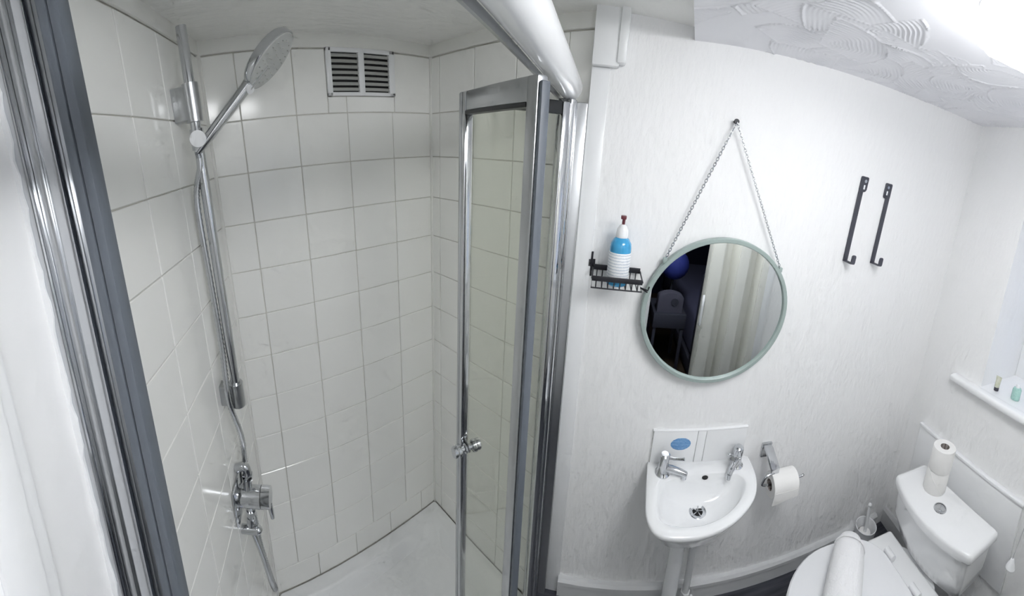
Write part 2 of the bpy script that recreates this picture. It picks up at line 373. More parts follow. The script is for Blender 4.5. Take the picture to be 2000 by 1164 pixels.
# bedroom beyond the doorway
w = B(); w.box((DN + .10, -.6, -.06), (3.4, 2.2, -.002))
struct(w.build('floor_bedroom', 'carpet', fr=FR), 'dark brown carpet of the unlit bedroom')
w = B(); w.box((3.3, -.6, 0), (3.4, 2.2, 2.3)); w.box((DN + .10, -.7, 0), (3.4, -.6, 2.3)); w.box((DN + .10, 2.2, 0), (3.4, 2.3, 2.3)); w.box((DN + .10, -.7, 2.3), (3.4, 2.3, 2.36)); w.box((DN + .101, -.6, 0), (DN + .115, D0 - .01, 2.3)); w.box((DN + .101, D1 + .01, 0), (DN + .115, 2.2, 2.3)); w.box((DN + .101, D0 - .01, DH + .01), (DN + .115, D1 + .01, 2.3))
struct(w.build('wall_bedroom', 'navy', fr=FR), 'navy walls of the unlit bedroom seen in the mirror')
# folding door, bunched to one side of its opening
dr = bpy.data.objects.new('door_1', None); COL.objects.link(dr); dr.matrix_world = FR @ Matrix.Translation((DN + .04, .74, 0)); struct(dr, 'white vinyl concertina door folded open, reflected in the mirror')
zz = [(.0, 0), (-.045, .012), (-.055, .085), (.035, .105), (.035, .175), (-.050, .20), (-.050, .27), (.03, .30), (.03, .36), (-.045, .38), (-.045, .43)]
for (a, b), (c, d) in zip(zz, zz[1:]):
    L_ = sqrt((c - a) ** 2 + (d - b) ** 2); an = atan2(d - b, c - a)
    B().box((0, -.006, .01), (L_, .006, DH - .03), .003).build('panel', 'doorvinyl', dr, pos=(a, b, 0), rz=an)
h = B(); h.tube(catmull([(-.045, .0, .62), (-.085, -.012, .64), (-.09, -.014, .72), (-.085, -.012, .80), (-.045, 0, .82)], 4, False), .009, 8)
h.build('door_handle', 'plastic', dr)
d = B(); d.box((DN - .012, D0 - .045, 0), (DN + .012, D0 + .004, DH + .04), .004); d.box((DN - .012, D1 - .004, 0), (DN + .012, D1 + .05, DH + .04), .004); d.box((DN - .012, D0 - .045, DH), (DN + .012, D1 + .05, DH + .05), .004)
struct(d.build('trim_4', 'gloss', fr=FR), 'white door casing around the bedroom doorway')

# ================================================================== SHOWER
# tray
cor = [(-.815, -.004), (-.004, -.004), (-.004, -.63), (-.60, -.90), (-1.15, -.88)]
def inset(poly, d):
    n = len(poly); out = []
    for i in range(n):
        p0, p1, p2 = Vector(poly[i - 1]), Vector(poly[i]), Vector(poly[(i + 1) % n])
        e1 = (p1 - p0).normalized(); e2 = (p2 - p1).normalized(); n1 = Vector((e1.y, -e1.x)); n2 = Vector((e2.y, -e2.x))
        k = (n1 + n2); k = k / max(.3, k.dot(n1)); out.append(p1 + k * d)
    return out
def rounded(poly, r, k=5):
    n = len(poly); out = []
    for i in range(n):
        p0, p1, p2 = Vector(poly[i - 1]), Vector(poly[i]), Vector(poly[(i + 1) % n])
        a = p1 + (p0 - p1).normalized() * r; c = p1 + (p2 - p1).normalized() * r
        for q in range(k + 1):
            t_ = q / k; out.append((1 - t_) ** 2 * a + 2 * t_ * (1 - t_) * p1 + t_ * t_ * c)
    return out
st = thing('shower_tray', 'pale acrylic shower tray at the foot of the tiles', 'shower tray', FW, (-.4, -.4, TRAY))
o3 = lambda pts, z: [Vector((p.x + .4, p.y + .4, z)) for p in pts]
rg = [o3(rounded(cor, .01), -.09), o3(rounded(cor, .01), -.004), o3(rounded(inset(cor, .006), .012), .004), o3(rounded(inset(cor, .045), .05), .002), o3(rounded(inset(cor, .062), .07), -.012), o3(rounded(inset(cor, .095), .11), -.058), o3(rounded(inset(cor, .13), .14), -.066)]
B().loft(rg).build('basin', 'acrylic', st)
B().lathe([(0, .006), (.035, .006), (.042, 0), (.042, -.01)], 28).build('waste_cover', 'chrome', st, pos=(-.05, -.18, -.066))

# vent
vt = thing('air_vent', 'white louvred air vent set into the tiles under the shower ceiling', 'vent', FB, (0, (VY0 + VY1) / 2, VZ0))
W_, H_ = VY1 - VY0, VZ1 - VZ0; hw = W_ / 2
f = B(); fr_ = .018
f.box((0, -hw, 0), (.014, -hw + fr_, H_), .003); f.box((0, hw - fr_ - .006, 0), (.014, hw, H_), .003); f.box((0, -hw, 0), (.014, hw, .012), .003); f.box((0, -hw, H_ - .014), (.014, hw, H_), .003); f.box((0, -.014, 0), (.0145, .008, H_), .003)
f.build('frame', 'plastic', vt)
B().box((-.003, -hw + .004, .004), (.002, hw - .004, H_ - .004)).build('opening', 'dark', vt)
nz = 7; zb, zt = .012, H_ - .014; pz = (zt - zb) / nz
for a, c in ((-hw + fr_, -.014), (.008, hw - fr_ - .006)):
    me = B().box((-.0015, a, -pz * .31), (.0015, c, pz * .31), m=Matrix.Rotation(radians(-28), 4, 'Y')).mesh('slat', 'slat')
    for i in range(nz):
        o = bpy.data.objects.new('slat', me); COL.objects.link(o); o.parent = vt; o.location = (.008, 0, zb + (i + .5) * pz)

# riser rail: local frame of the left wall, x = out, y along
def toL(p): return FL.inverted() @ Vector(p)
RP = toL((-.8765, -.25, 0)); rx, ry = RP.x, RP.y
rr_ = thing('riser_rail', 'chrome vertical riser rail on the tiled left wall', 'shower rail', FL, (rx, ry, 1.03))
B().cyl((0, 0, -.005), (0, 0, .935), .013, seg=24).build('pole', 'chrome', rr_)
for zc, hh, nm in ((.765, .080, 'chrome upper wall bracket'), (-.02, .062, 'chrome lower wall bracket')):
    b = B(); b.box((-rx + .004, -.018, zc - hh / 2), (0, .018, zc + hh / 2), .004); b.cyl((0, 0, zc - hh / 2 - .004), (0, 0, zc + hh / 2 + .004), .0205, seg=24)
    b.build('bracket', 'satin', rr_, label=nm)
sl_ = B(); sl_.cyl((0, 0, .655), (0, 0, .705), .0175, seg=24)
sl_ = sl_.build('holder', 'chrome', rr_, label='chrome sliding hand shower holder')
kd = (FL.inverted().to_3x3() @ (CAM - Vector((-.8765, -.25, 1.71)))).normalized(); kd.z = 0; kd.normalize()
B().cyl(Vector((0, 0, .68)) + kd * .010, Vector((0, 0, .68)) + kd * .030, .021, .0195, seg=28).build('knob', 'plastic', sl_, label='bright white round holder knob')
# hand shower
hb = Vector((-.862, -.262, 1.700)); hc = Vector((-.694, -.300, 1.862)); ax = (hc - hb).normalized()
hs = thing('hand_shower', 'chrome hand shower tilted up towards the air vent', 'shower head', FW, hb)
nrm = Vector((.62, -.55, -.56)); nrm = (nrm - ax * nrm.dot(ax)).normalized(); sd = ax.cross(nrm)
HM = Matrix((( sd.x, ax.x, nrm.x, 0), (sd.y, ax.y, nrm.y, 0), (sd.z, ax.z, nrm.z, 0), (0, 0, 0, 1)))
LN = (hc - hb).length
B().tube([HM @ Vector((0, -.03, 0)), HM @ Vector((0, .0, 0)), HM @ Vector((0, .08, 0)), HM @ Vector((0, LN - .085, 0)), HM @ Vector((0, LN - .055, 0)), HM @ Vector((0, LN - .02, -.004))], [.010, .0125, .0135, .0135, .016, .018], 20).build('handle', 'chrome', hs)
rings = []
for kx, kz in ((.55, -.016), (.92, -.012), (1.0, -.004), (1.0, .006), (.97, .010)):
    rings.append([HM @ Vector((.050 * kx * cos(2 * pi * i / 40), LN + .076 * kx * sin(2 * pi * i / 40), kz)) for i in range(40)])
hd = B().loft(rings).build('head', 'chrome', hs)
rings = [[HM @ Vector((.0455 * k * cos(2 * pi * i / 40), LN + .0715 * k * sin(2 * pi * i / 40), z)) for i in range(40)] for k, z in ((1, .0095), (.98, .0125), (.6, .0135))]
fp = B().loft(rings).build('spray_face', 'faceplate', hd, label='pale grey oval spray face')
nz_ = B()
for ring, cnt in ((.25, 6), (.5, 12), (.76, 20)):
    for i in range(cnt):
        c = Vector((.0455 * ring * cos(2 * pi * i / cnt), LN + .0715 * ring * sin(2 * pi * i / cnt), .013)); nz_.cyl(HM @ c, HM @ (c + Vector((0, 0, .0025))), .0016, .001, seg=6)
nz_.build('nozzles', 'slat', hd)['kind'] = 'stuff'
B().loft([[HM @ Vector((.014 * cos(2 * pi * i / 20), LN - .078 + .010 * sin(2 * pi * i / 20), z)) for i in range(20)] for z in (.006, .014)]).build('button', 'plastic', hs, label='white spray button')
# mixer valve on the left wall
mp_ = toL((-.922, -.236, 0)); my = mp_.y
mx_ = thing('mixer_valve', 'chrome shower mixer valve with lever on the left tiles', 'shower valve', FL, (.006, my, .66))
b = B(); b.box((0, -.055, -.06), (.008, .055, .06), .004); b.build('wall_plate', 'chrome', mx_)
b = B(); b.cyl((.006, 0, 0), (.072, 0, 0), .031, .031, seg=32); b.build('body', 'chrome', mx_)
b = B(); b.cyl((.074, 0, 0), (.100, 0, 0), .031, .030, seg=32); cp = b.build('control_knob', 'chrome', mx_)
B().cyl((.0705, 0, 0), (.0755, 0, 0), .0295, seg=28).build('shadow_ring', 'darkseal', cp)
B().tube([(.094, 0, -.026), (.097, -.002, -.05), (.099, -.004, -.072)], [.008, .0075, .006], 12).build('lever', 'chrome', cp)
b = B(); b.tube(catmull([(.004, .012, .085), (.03, .012, .095), (.036, .012, .075), (.034, .006, .045), (.034, 0, .025)], 4, False), .013, 14); b.cyl((.036, .012, .055), (.036, .010, .070), .017, seg=6); b.build('inlet_elbow', 'chrome', mx_)
b = B(); b.tube(catmull([(.034, 0, -.025), (.033, 0, -.055), (.03, 0, -.088)], 4, False), .012, 14); b.cyl((.034, 0, -.05), (.034, 0, -.064), .016, seg=6); b.build('outlet', 'chrome', mx_)
b = B(); b.cyl((.0, -.012, -.112), (.048, -.012, -.112), .0135, seg=20); b.sph((.05, -.012, -.112), .014); b.cyl((.028, -.012, -.112), (.028, -.002, -.08), .011, seg=14); b.build('hose_union', 'chrome', mx_)
# hose
ih = FL
loc = lambda x, y, z: ih @ Vector((x, y, z))
mw = loc(.036, my - .010, .56)
pts = [hb + HM @ Vector((0, -.028, 0)), hb + Vector((-.020, .004, -.055)), loc(rx - .026, ry - .004, 1.56), loc(rx - .024, ry - .004, 1.35), loc(rx - .020, ry - .010, 1.16), loc(rx - .016, ry - .030, 1.01), loc(.042, my + .010, .86), loc(.012 + .014, my + .050, .70), loc(.03, my + .052, .55), loc(.040, my + .040, .42), loc(.062, my + .024, .315), loc(.078, my + .004, .292), loc(.074, my - .012, .34), loc(.060, my - .012, .44), loc(.042, my - .011, .53), mw]
pl = catmull([tuple(p) for p in pts], 26, False)
hz_ = B(); hz_.tube([p - pl[0] for p in pl], [.0088 if i % 2 else .0074 for i in range(len(pl))], 9)
tag(hz_.build('shower_hose', 'chrome', fr=FW, pos=pl[0], angle=80), 'ribbed chrome shower hose hanging beside the riser rail', 'hose')

# enclosure frame: header, posts and left jamb
HS = -.097; HZ = 1.778
ef = thing('shower_enclosure', 'chrome and white shower enclosure frame with overhead rail', 'shower frame', FR, (0, HS, -.118))
prof = [(.002 + .031 * cos(a_), .030 + .034 * sin(a_)) for a_ in [2 * pi * i / 24 for i in range(24)]]
mh = Matrix(((0, 0, 1, 0), (1, 0, 0, 0), (0, 1, 0, HZ + .118), (0, 0, 0, 1)))
B().prism(prof, .012, 1.198, m=mh).build('header', 'header', ef, label='white rounded overhead rail', angle=60)
b = B(); b.box((.0, -.0285, HZ + .118 - .004), (1.198, -.024, HZ + .118 + .008)); b.build('header_lip', 'satin', ef)
b = B(); b.box((.012, -.026, 0), (.050, .026, HZ + .118 - .002), .008); b.build('post', 'chrome', ef, label='chrome post at the basin wall')
b = B(); b.cyl((.055, .012, .02), (.055, .012, HZ + .112), .010, seg=18); b.build('hinge_tube', 'chrome', ef)
b = B(); b.box((.002, -.030, 0), (.022, .052, HZ + .112), .004); b.build('wall_channel', 'satin', ef)
inv = ef.matrix_world.inverted() @ FL
def jamb(name, lo, hi, bev, mt, label=None):
    o = B().box(lo, hi, bev).build(name, mt, ef, label=label); o.matrix_local = inv; return o
jy = -.79
ZJ0, ZJ1 = -.118, 1.985
jamb('jamb_cover', (.012, jy - .02, ZJ0), (.030, jy + .030, ZJ1), .008, 'chrome', 'rounded chrome jamb edge by the white wall')
jamb('jamb_web', (.030, jy - .008, ZJ0), (.044, jy + .028, ZJ1), .003, 'satin')
jamb('jamb_face', (.044, jy - .004, ZJ0), (.068, jy + .026, ZJ1), .002, 'chrome', 'mirror-bright chrome jamb face')
jamb('jamb_channel', (.068, jy + .010, ZJ0), (.082, jy + .024, ZJ1), .001, 'satin')
for a in (.082, .0975): jamb('seal_strip', (a, jy - .002, ZJ0), (a + .0145, jy + .022, ZJ1), .004, 'slate', 'slate grey rubber door seal')

# folding glass door
dE, dF, dH = Vector((.405, HS)), Vector((.205, -.312)), Vector((.062, HS + .006))
Zb, Zt = -.10, 1.765
fd = thing('bifold_door', 'folding glass shower door with chrome frame, part open', 'shower door', FR, (dF.x, dF.y, Zb))
def panel(p0, p1, st0, st1, rail, side, m0, m1, mr):
    w = (p1 - p0).length; an = atan2(p1.y - p0.y, p1.x - p0.x); rel = p0 - dF; H = Zt - Zb
    kw = dict(parent=fd, pos=(rel.x, rel.y, 0), rz=an)
    B().box((0, -.011, 0), (st0, .011, H), .004).build('stile', m0, **kw)
    B().box((w - st1, -.011, 0), (w, .011, H), .004).build('stile', m1, **kw)
    B().box((st0, -.009, H - rail), (w - st1, .009, H), .003).build('rail', mr, **kw)
    B().box((st0, -.009, 0), (w - st1, .009, .045), .003).build('rail', 'satin', **kw)
    B().box((st0 - .004, -.0025, .04), (w - st1 + .004, .0025, H - rail + .004)).build('glass_pane', 'glass', **kw)
    return kw, w, H
kw, w1, H1 = panel(dF, dE, .022, .032, .042, 1, 'chrome', 'satin', 'satin')
B().box((w1 + .0005, -.009, 0), (w1 + .010, .009, H1 - .01), .003).build('seal_strip', 'slate', **kw)
B().box((.022, -.0102, H1 - .050), (w1 - .032, .0102, H1 - .042)).build('gasket', 'darkseal', **kw)
kk = dict(kw)
kn = B()
for sgn in (-1, 1):
    m_ = Matrix.Translation((.036, sgn * .003, .912)) @ Matrix.Rotation(-sgn * pi / 2, 4, 'X')
    kn.lathe([(0, 0), (.014, 0), (.014, .003), (.0085, .005), (.0085, .012), (.0165, .015), (.0185, .020), (.0185, .024), (.0155, .027), (.0165, .031), (.0165, .036), (.014, .038), (0, .038)], 28, m_)
kn.build('door_knob', 'chrome', **kw, label='turned chrome door knob')
kw, w2, H2 = panel(dH, dF + Vector((.004, -.012)), .020, .020, .032, 1, 'chrome', 'satin', 'darkseal')

# ================================================================== BASIN WALL
# wire shelf
sh = thing('wire_shelf', 'small black wire soap shelf beside the shower post', 'shelf', FR, (0, 0, 1.292))
s0, s1, n0, n1 = .012, .150, .012, .098
B().box((n1 - .002, s0, .020), (n1 + .0015, s1, .034), .0006).build('front_band', 'black', sh)
for a, c in ((s0, s0 + .042), (s1 - .036, s1)): B().box((n0 - .0015, a, .024), (n0 + .002, c, .040), .0006).build('back_band', 'black', sh)
for y in (s0, s1): B().tube([(n0, y, .030), (n1, y, .027)], .0022, 8).build('side_wire', 'black', sh)
b = B(); b.tube([(n0, s0, 0), (n1, s0, 0), (n1, s1, 0), (n0, s1, 0)], .0022, 8, closed=True); b.build('base_wire', 'black', sh)
cw = B().tube([(n0, 0, .028), (n0 + .002, 0, .002), (n0 + .008, 0, 0), (n1 - .008, 0, 0), (n1 - .002, 0, .002), (n1, 0, .026)], .0016, 6).mesh('cross_wire', 'black')
for i in range(8):
    o = bpy.data.objects.new('cross_wire', cw); COL.objects.link(o); o.parent = sh; o.location.y = s0 + .012 + i * .0163
b = B(); b.tube([(.003, s0 - .006, .0), (.006, s0 - .006, .075)], .003, 8); b.box((.0, s0 - .016, .028), (.004, s0 + .004, .052), .001); b.build('wall_hook', 'black', sh)
b = B(); b.tube([(n1 - .02, s1, .004), (n1 - .005, s1 + .018, .004), (n1 - .002, s1 + .02, .016)], .0022, 8); b.tube([(n1 - .03, s1, .001), (n1 - .012, s1 + .018, -.004)], .0022, 8); b.build('end_hook', 'black', sh)
# soap bottle
bt = thing('soap_bottle', 'blue liquid soap pump bottle with white label on the wire shelf', 'soap bottle', FR, (.058, .082, 1.2945))
B().lathe([(0, 0), (.026, 0), (.0295, .004), (.030, .012), (.030, .108), (.028, .120), (.021, .132), (.014, .137), (0, .137)], 32).build('body', 'bluesoap', bt)
B().lathe([(.0304, .016), (.0308, .017), (.0308, .095), (.0304, .096)], 32).build('label', 'soaplabel', bt)
B().lathe([(0, .136), (.0165, .136), (.0168, .142), (.0155, .158), (.011, .168), (.006, .172), (0, .172)], 28).build('pump_collar', 'plastic', bt)
b = B(); b.cyl((0, 0, .170), (0, 0, .190), .0042, .0042, seg=14); b.box((-.006, -.0085, .186), (.006, .0065, .196), .002); b.build('nozzle', 'nozzle', bt, label='maroon pump nozzle')

# round mirror and chain
MS, MZ, MR = .405, 1.214, .238
mi = thing('round_mirror', 'round mirror in a thin sage frame hanging on a chain', 'mirror', FR, (.012, MS, MZ))
mxr = Matrix.Rotation(pi / 2, 4, 'Y')
B().lathe([(MR - .012, .0), (MR, .0), (MR + .002, .004), (MR + .002, .022), (MR, .024), (MR - .010, .024), (MR - .012, .022), (MR - .012, .014), (MR - .012, 0)], 72, mxr).build('frame', 'sage', mi)
B().lathe([(0, .016), (MR - .012, .016)], 72, mxr).build('mirror_glass', 'mirror', mi)
B().lathe([(0, .0), (MR - .012, .0)], 72, mxr).build('back_board', 'sage', mi)
HK = Vector((.012, .362 - MS, 1.785 - MZ))
lk = B()
def chain(a, c):
    n = int((c - a).length / .0085)
    d = (c - a).normalized(); t_ = Vector((1, 0, 0)); u_ = d.cross(t_).normalized()
    for i in range(n):
        p = a + d * ((i + .5) * (c - a).length / n); sidev = u_ if i % 2 else t_
        lk.tube([p + d * (.0066 * cos(2 * pi * k / 8)) + sidev * (.0036 * sin(2 * pi * k / 8)) for k in range(8)], .0010, 5, closed=True)
for sg in (-1, 1):
    e = Vector((.012, sg * .188, .158)); chain(HK, e)
o = lk.build('chain', 'chrome', mi, label='fine metal hanging chain'); o['kind'] = 'stuff'
for sg in (-1, 1): B().box((.004, sg * .188 - .006, .146), (.020, sg * .188 + .006, .162), .002).build('chain_lug', 'sage', mi)
b = B(); b.cyl((0, .362, 1.787), (.020, .362, 1.787), .0035, seg=12); b.cyl((.020, .362, 1.787), (.024, .362, 1.787), .008, .007, seg=16)
nl = b.build('wall_nail', 'black', fr=FR); tag(nl, 'dark round-headed nail holding up the mirror chain', 'nail')

# towel hooks
def towel_hook(s, side, label):
    h = thing('towel_hook', label, 'towel hook', FR, (0, s, 1.410), group='dark metal towel hooks')
    B().box((.001, -.0105, 0), (.005, .0105, .300), .0012).build('bar', 'hookblack', h)
    pts = rounded([(-.0105, .262), (.016, .262), (.024, .270), (.024, .318), (-.0105, .318)], .006) if side > 0 else rounded([(-.024, .262), (-.016, .258), (.0105, .262), (.0105, .318), (-.024, .318)], .006)
    B().prism([(p.x, p.y) for p in pts], .001, .0052, m=Matrix(((0, 0, 1, 0), (1, 0, 0, 0), (0, 1, 0, 0), (0, 0, 0, 1)))).build('mounting_plate', 'hookblack', h)
    hk = B(); hk.box((.001, -.0095, 0), (.050, .0095, .004), .001); hk.prism([(p.x, p.y) for p in rounded([(-.0095, 0), (.0095, 0), (.0095, .034), (-.0095, .034)], .008)], .047, .051, m=Matrix(((0, 0, 1, 0), (1, 0, 0, 0), (0, 1, 0, 0), (0, 0, 0, 1)))); hk.build('hook', 'hookblack', h)
    x = .010 if side > 0 else -.010
    b = B(); b.cyl((.005, x, .302), (.0075, x, .302), .0062, seg=16); b.build('screw', 'chrome', h)
    b = B(); b.box((.0045, x - .0035, .272), (.0062, x + .0035, .288), .0008); b.build('slot', 'plastic', h)
towel_hook(.868, 1, 'dark metal towel hook nearer the mirror, plate turned right')
towel_hook(1.006, -1, 'dark metal towel hook nearer the window, plate turned left')

# splashback
sp = thing('splashback', 'white tiled splashback behind the basin taps', 'splashback', FR, (0, .268, .645))
B().box((0, 0, 0), (.005, .335, .130)).build('adhesive_bed', 'sealant', sp)
for a, c in ((.0, .152), (.1535, .183), (.1845, .335)): B().box((.002, a, 0), (.011, c, .130), .002).build('tile', 'porcelain', sp)
B().box((.0, -.003, .129), (.012, .338, .135), .003).build('top_bead', 'gloss', sp)
b = B(); b.lathe([(0, .0012), (.0345, .0012), (.035, .0)], 40, Matrix.Rotation(pi / 2, 4, 'Y') @ Matrix.Scale(.66, 4, (1, 0, 0)))
ob = b.build('oval_sticker', 'stickerink', fr=FR, pos=(.0112, .365, .727)); tag(ob, 'blue oval sticker with tiny pale print on the splashback', 'sticker')

# basin
bs = thing('wash_basin', 'small white porcelain wash basin on the textured wall', 'basin', FR, (0, .43, 0))
RIM = .652
outer = [(0, .262), (.06, .252), (.13, .242), (.19, .236), (.232, .246), (.256, .276), (.265, .335), (.262, .405), (.243, .480), (.207, .548), (.162, .597), (.105, .624), (.05, .632), (0, .632)]
inner = [(.075, .335), (.09, .30), (.14, .276), (.19, .270), (.217, .285), (.230, .330), (.232, .400), (.215, .468), (.183, .525), (.142, .565), (.100, .580), (.072, .555), (.062, .500), (.060, .42)]
C0 = (.13, .425)
def polar(poly, nseg=96, closed=True):
    pp = catmull([(p[0], p[1], 0) for p in poly], 8, closed); out = []
    for i in range(nseg):
        a_ = 2 * pi * i / nseg; d = (cos(a_), sin(a_)); best = .1
        for p, q in zip(pp, pp[1:] + pp[:1]):
            ax_, ay_ = p.x - C0[0], p.y - C0[1]; bx_, by_ = q.x - p.x, q.y - p.y
            den = d[0] * by_ - d[1] * bx_
            if abs(den) < 1e-12: continue
            tt = (ax_ * by_ - ay_ * bx_) / den; uu = (ax_ * d[1] - ay_ * d[0]) / den
            if tt > 0 and -1e-6 <= uu <= 1 + 1e-6: best = tt
        out.append((C0[0] + d[0] * best, C0[1] + d[1] * best))
    return out
po, pi_ = polar(outer, closed=False), polar(inner)
po = [(max(.001, p[0]), p[1]) for p in po]
DR = (.118, .424)
def ring(poly, k, z, c=C0): return [Vector((max(.001, c[0] + (p[0] - c[0]) * k), c[1] + (p[1] - c[1]) * k - .43, z)) for p in poly]
rings = [ring(po, .42, RIM - .150, (.06, .43)), ring(po, .62, RIM - .130, (.07, .43)), ring(po, .78, RIM - .085, (.09, .43)), ring(po, .93, RIM - .030, (.10, .43)), ring(po, .99, RIM - .014), ring(po, .995, RIM - .004), ring(po, .975, RIM),
         ring(pi_, 1.03, RIM), ring(pi_, .985, RIM - .004), ring(pi_, .93, RIM - .022), ring(pi_, .82, RIM - .050, DR), ring(pi_, .60, RIM - .072, DR), ring(pi_, .34, RIM - .083, DR), ring(pi_, .13, RIM - .087, DR)]
B().loft(rings).build('bowl', 'porcelain', bs, angle=60)
dz = RIM - .0865
b = B(); b.lathe([(.017, .0005), (.026, .0025), (.0285, .001), (.0285, -.004)], 32); b.build('drain_ring', 'chrome', bs, pos=(DR[0], DR[1] - .43, dz))
B().lathe([(0, -.001), (.018, -.001)], 28).build('drain_hole', 'dark', bs, pos=(DR[0], DR[1] - .43, dz + .0012))
b = B()
for i in range(5): b.box((.003, -.0016, 0), (.018, .0016, .0018), m=Matrix.Rotation(2 * pi * i / 5 + .3, 4, 'Z'))
b.lathe([(.0, .0018), (.004, .0018), (.004, 0)], 14); b.build('drain_grid', 'chrome', bs, pos=(DR[0], DR[1] - .43, dz + .0008))
b = B(); b.lathe([(0, .0), (.010, .0), (.011, -.002)], 20, Matrix.Rotation(radians(52), 4, 'Y') @ Matrix.Scale(.6, 4, (1, 0, 0))); b.build('overflow_hole', 'dark', bs, pos=(.0655, .452 - .43, RIM - .012))
# taps
def tap(s, n, dirv, cross, label):
    t_ = thing('pillar_tap', label, 'tap', FR, (n, s, RIM), atan2(dirv[1], dirv[0]))
    B().lathe([(0, 0), (.025, 0), (.025, .003), (.020, .008), (.0175, .012), (.0165, .030), (.0165, .052), (0, .052)], 28).build('body', 'chrome', t_)
    b = B(); b.tube([(0, 0, .020), (.03, 0, .024), (.055, 0, .022), (.078, 0, .017)], [.014, .012, .0105, .009], 14); b.cyl((.073, 0, .022), (.073, 0, .002), .009, .008, seg=16); b.build('spout', 'chrome', t_)
    b = B(); b.lathe([(0, .074), (.012, .074), (.0165, .070), (.0175, .064), (.0175, .053), (0, .053)], 24); hd_ = b.build('head', 'chrome', t_)
    b = B()
    b.tube([(.012, 0, .063), (.03, 0, .063), (.055, .0, .068), (.064, 0, .072)], [.006, .0048, .0052, .006], 10)
    if cross:
        b.tube([(.045, -.018, .066), (.045, .018, .066)], .004, 10); b.sph((.045, -.018, .066), .0058, seg=12); b.sph((.045, .018, .066), .0058, seg=12)
    b.build('lever', 'chrome', t_)
tap(.306, .050, (.35, .94), False, 'chrome basin tap nearer the shower, spout turned sideways')
tap(.570, .038, (.72, -.62), True, 'chrome basin tap nearer the paper holder, cross-shaped handle')
# pipes under the basin
b = B(); b.cyl((.075, .395, .029), (.075, .395, .515), .026, seg=24); b.cyl((.075, .395, .47), (.075, .395, .50), .031, seg=24)
tag(b.build('waste_pipe', 'plastic', fr=FR), 'thick white waste pipe under the basin', 'pipe')
b = B(); b.tube([(.060, .462, .029), (.060, .462, .20), (.060, .458, .36), (.062, .452, .53)], .0125, 14); b.cyl((.060, .462, .12), (.060, .462, .145), .018, seg=6); b.tube([(.060, .462, .13), (.075, .475, .135), (.082, .478, .150)], .005, 8)
tag(b.build('supply_pipe', 'skirt', fr=FR), 'thin painted water pipe beside the waste pipe', 'pipe')

# paper holder and roll
PH = (.092, .740, .597)
hld = thing('paper_holder', 'chrome toilet paper holder on the basin wall', 'paper holder', FR, (0, .70, .60))
b = B(); b.box((0, -.018, .036), (.010, .022, .094), .003); b.build('wall_plate', 'chrome', hld)
b = B(); b.prism([(0, .088), (.03, .088), (.094, .060), (.094, .040), (.088, .040), (.088, .052), (.03, .078), (0, .078)], -.014, .018, .002, m=Matrix(((1, 0, 0, 0), (0, 0, 1, 0), (0, 1, 0, 0), (0, 0, 0, 1)))); b.build('arm', 'chrome', hld)
b = B(); b.tube(catmull([(.091, .0, .042), (.092, -.030, .034), (.092, -.040, .012), (.092, -.036, .0), (.092, 0, -.002), (.092, .07, -.002), (.092, .122, .0), (.092, .132, .006)], 5, False), .0042, 10); b.build('roll_bar', 'chrome', hld)
rl = thing('toilet_roll', 'half-used toilet roll on the chrome wall holder', 'toilet roll', FR, (PH[0], PH[1], PH[2]))
my90 = Matrix.Rotation(-pi / 2, 4, 'X')
B().lathe([(.019, -.050), (.041, -.050), (.0425, -.048), (.0425, .048), (.041, .050), (.019, .050), (.019, -.050)], 40, my90).build('paper', 'paper', rl)
B().lathe([(.0185, -.0502), (.019, -.0502), (.019, .0502), (.0185, .0502)], 32, my90).build('core', 'core', rl)
b = B(); b.loft([[Vector((.043, -.050, .0)), Vector((.0438, -.050, .0)), Vector((.0438, .050, 0)), Vector((.043, .050, 0))], [Vector((.0432, -.050, -.03)), Vector((.044, -.050, -.03)), Vector((.044, .050, -.03)), Vector((.0432, .050, -.03))], [Vector((.040, -.050, -.050)), Vector((.0408, -.050, -.050)), Vector((.0408, .046, -.034)), Vector((.040, .046, -.034))]])
b.build('loose_sheet', 'paper', rl)

# ================================================================== WINDOW WALL
bd = thing('backing_board', 'white panel on the wall behind the cistern', 'wall panel', FV, (0, .40, .28))
B().box((.001, -.30, 0), (.016, .295, .355), .002).build('board', 'gloss', bd)
B().box((.0, -.305, .355), (.022, .300, .368), .003).build('top_edge', 'plastic', bd)
# toilet
to = thing('toilet', 'white close-coupled toilet with closed lid below the window sill', 'toilet', FV, (0, .455, 0))
def outl(v0, v1, bul, hw_, k=14):
    pts = [(v0, -hw_)] + [(v1 + bul * (1 - (2 * i / k - 1) ** 2), -hw_ + 2 * hw_ * i / k) for i in range(k + 1)] + [(v0, hw_)]
    return pts
def lp(v0, v1, bul, hw_, z, r=.03): return [Vector((p.x, p.y, z)) for p in rounded(outl(v0, v1, bul, hw_), r if r < .02 else .012, 3)]
LZ = .525
B().loft([lp(.115, .205, .035, .155, .330), lp(.110, .225, .040, .172, .350), lp(.108, .250, .042, .188, .42), lp(.106, .258, .044, .195, LZ)]).build('cistern', 'porcelain', to)
q = lambda p: p
lidr = []
for k_, z in ((.985, LZ + .002), (1.0, LZ + .008), (1.0, LZ + .026), (.985, LZ + .034), (.94, LZ + .038)):
    lidr.append([Vector((.20 + (p.x - .20) * k_, p.y * k_, z)) for p in [Vector((a_[0], a_[1])) for a_ in rounded(outl(.100, .268, .050, .210), .0125, 4)]])
cl = B().loft(lidr).build('cistern_lid', 'porcelain', to, angle=70)
bt_ = B(); bt_.lathe([(0, .004), (.018, .004), (.0195, .003), (.0195, .0015), (.021, .0015), (.0215, .004), (.025, .004), (.0262, 0)], 32); bt_.build('flush_button', 'chrome', cl, pos=(.218, .005, LZ + .038))
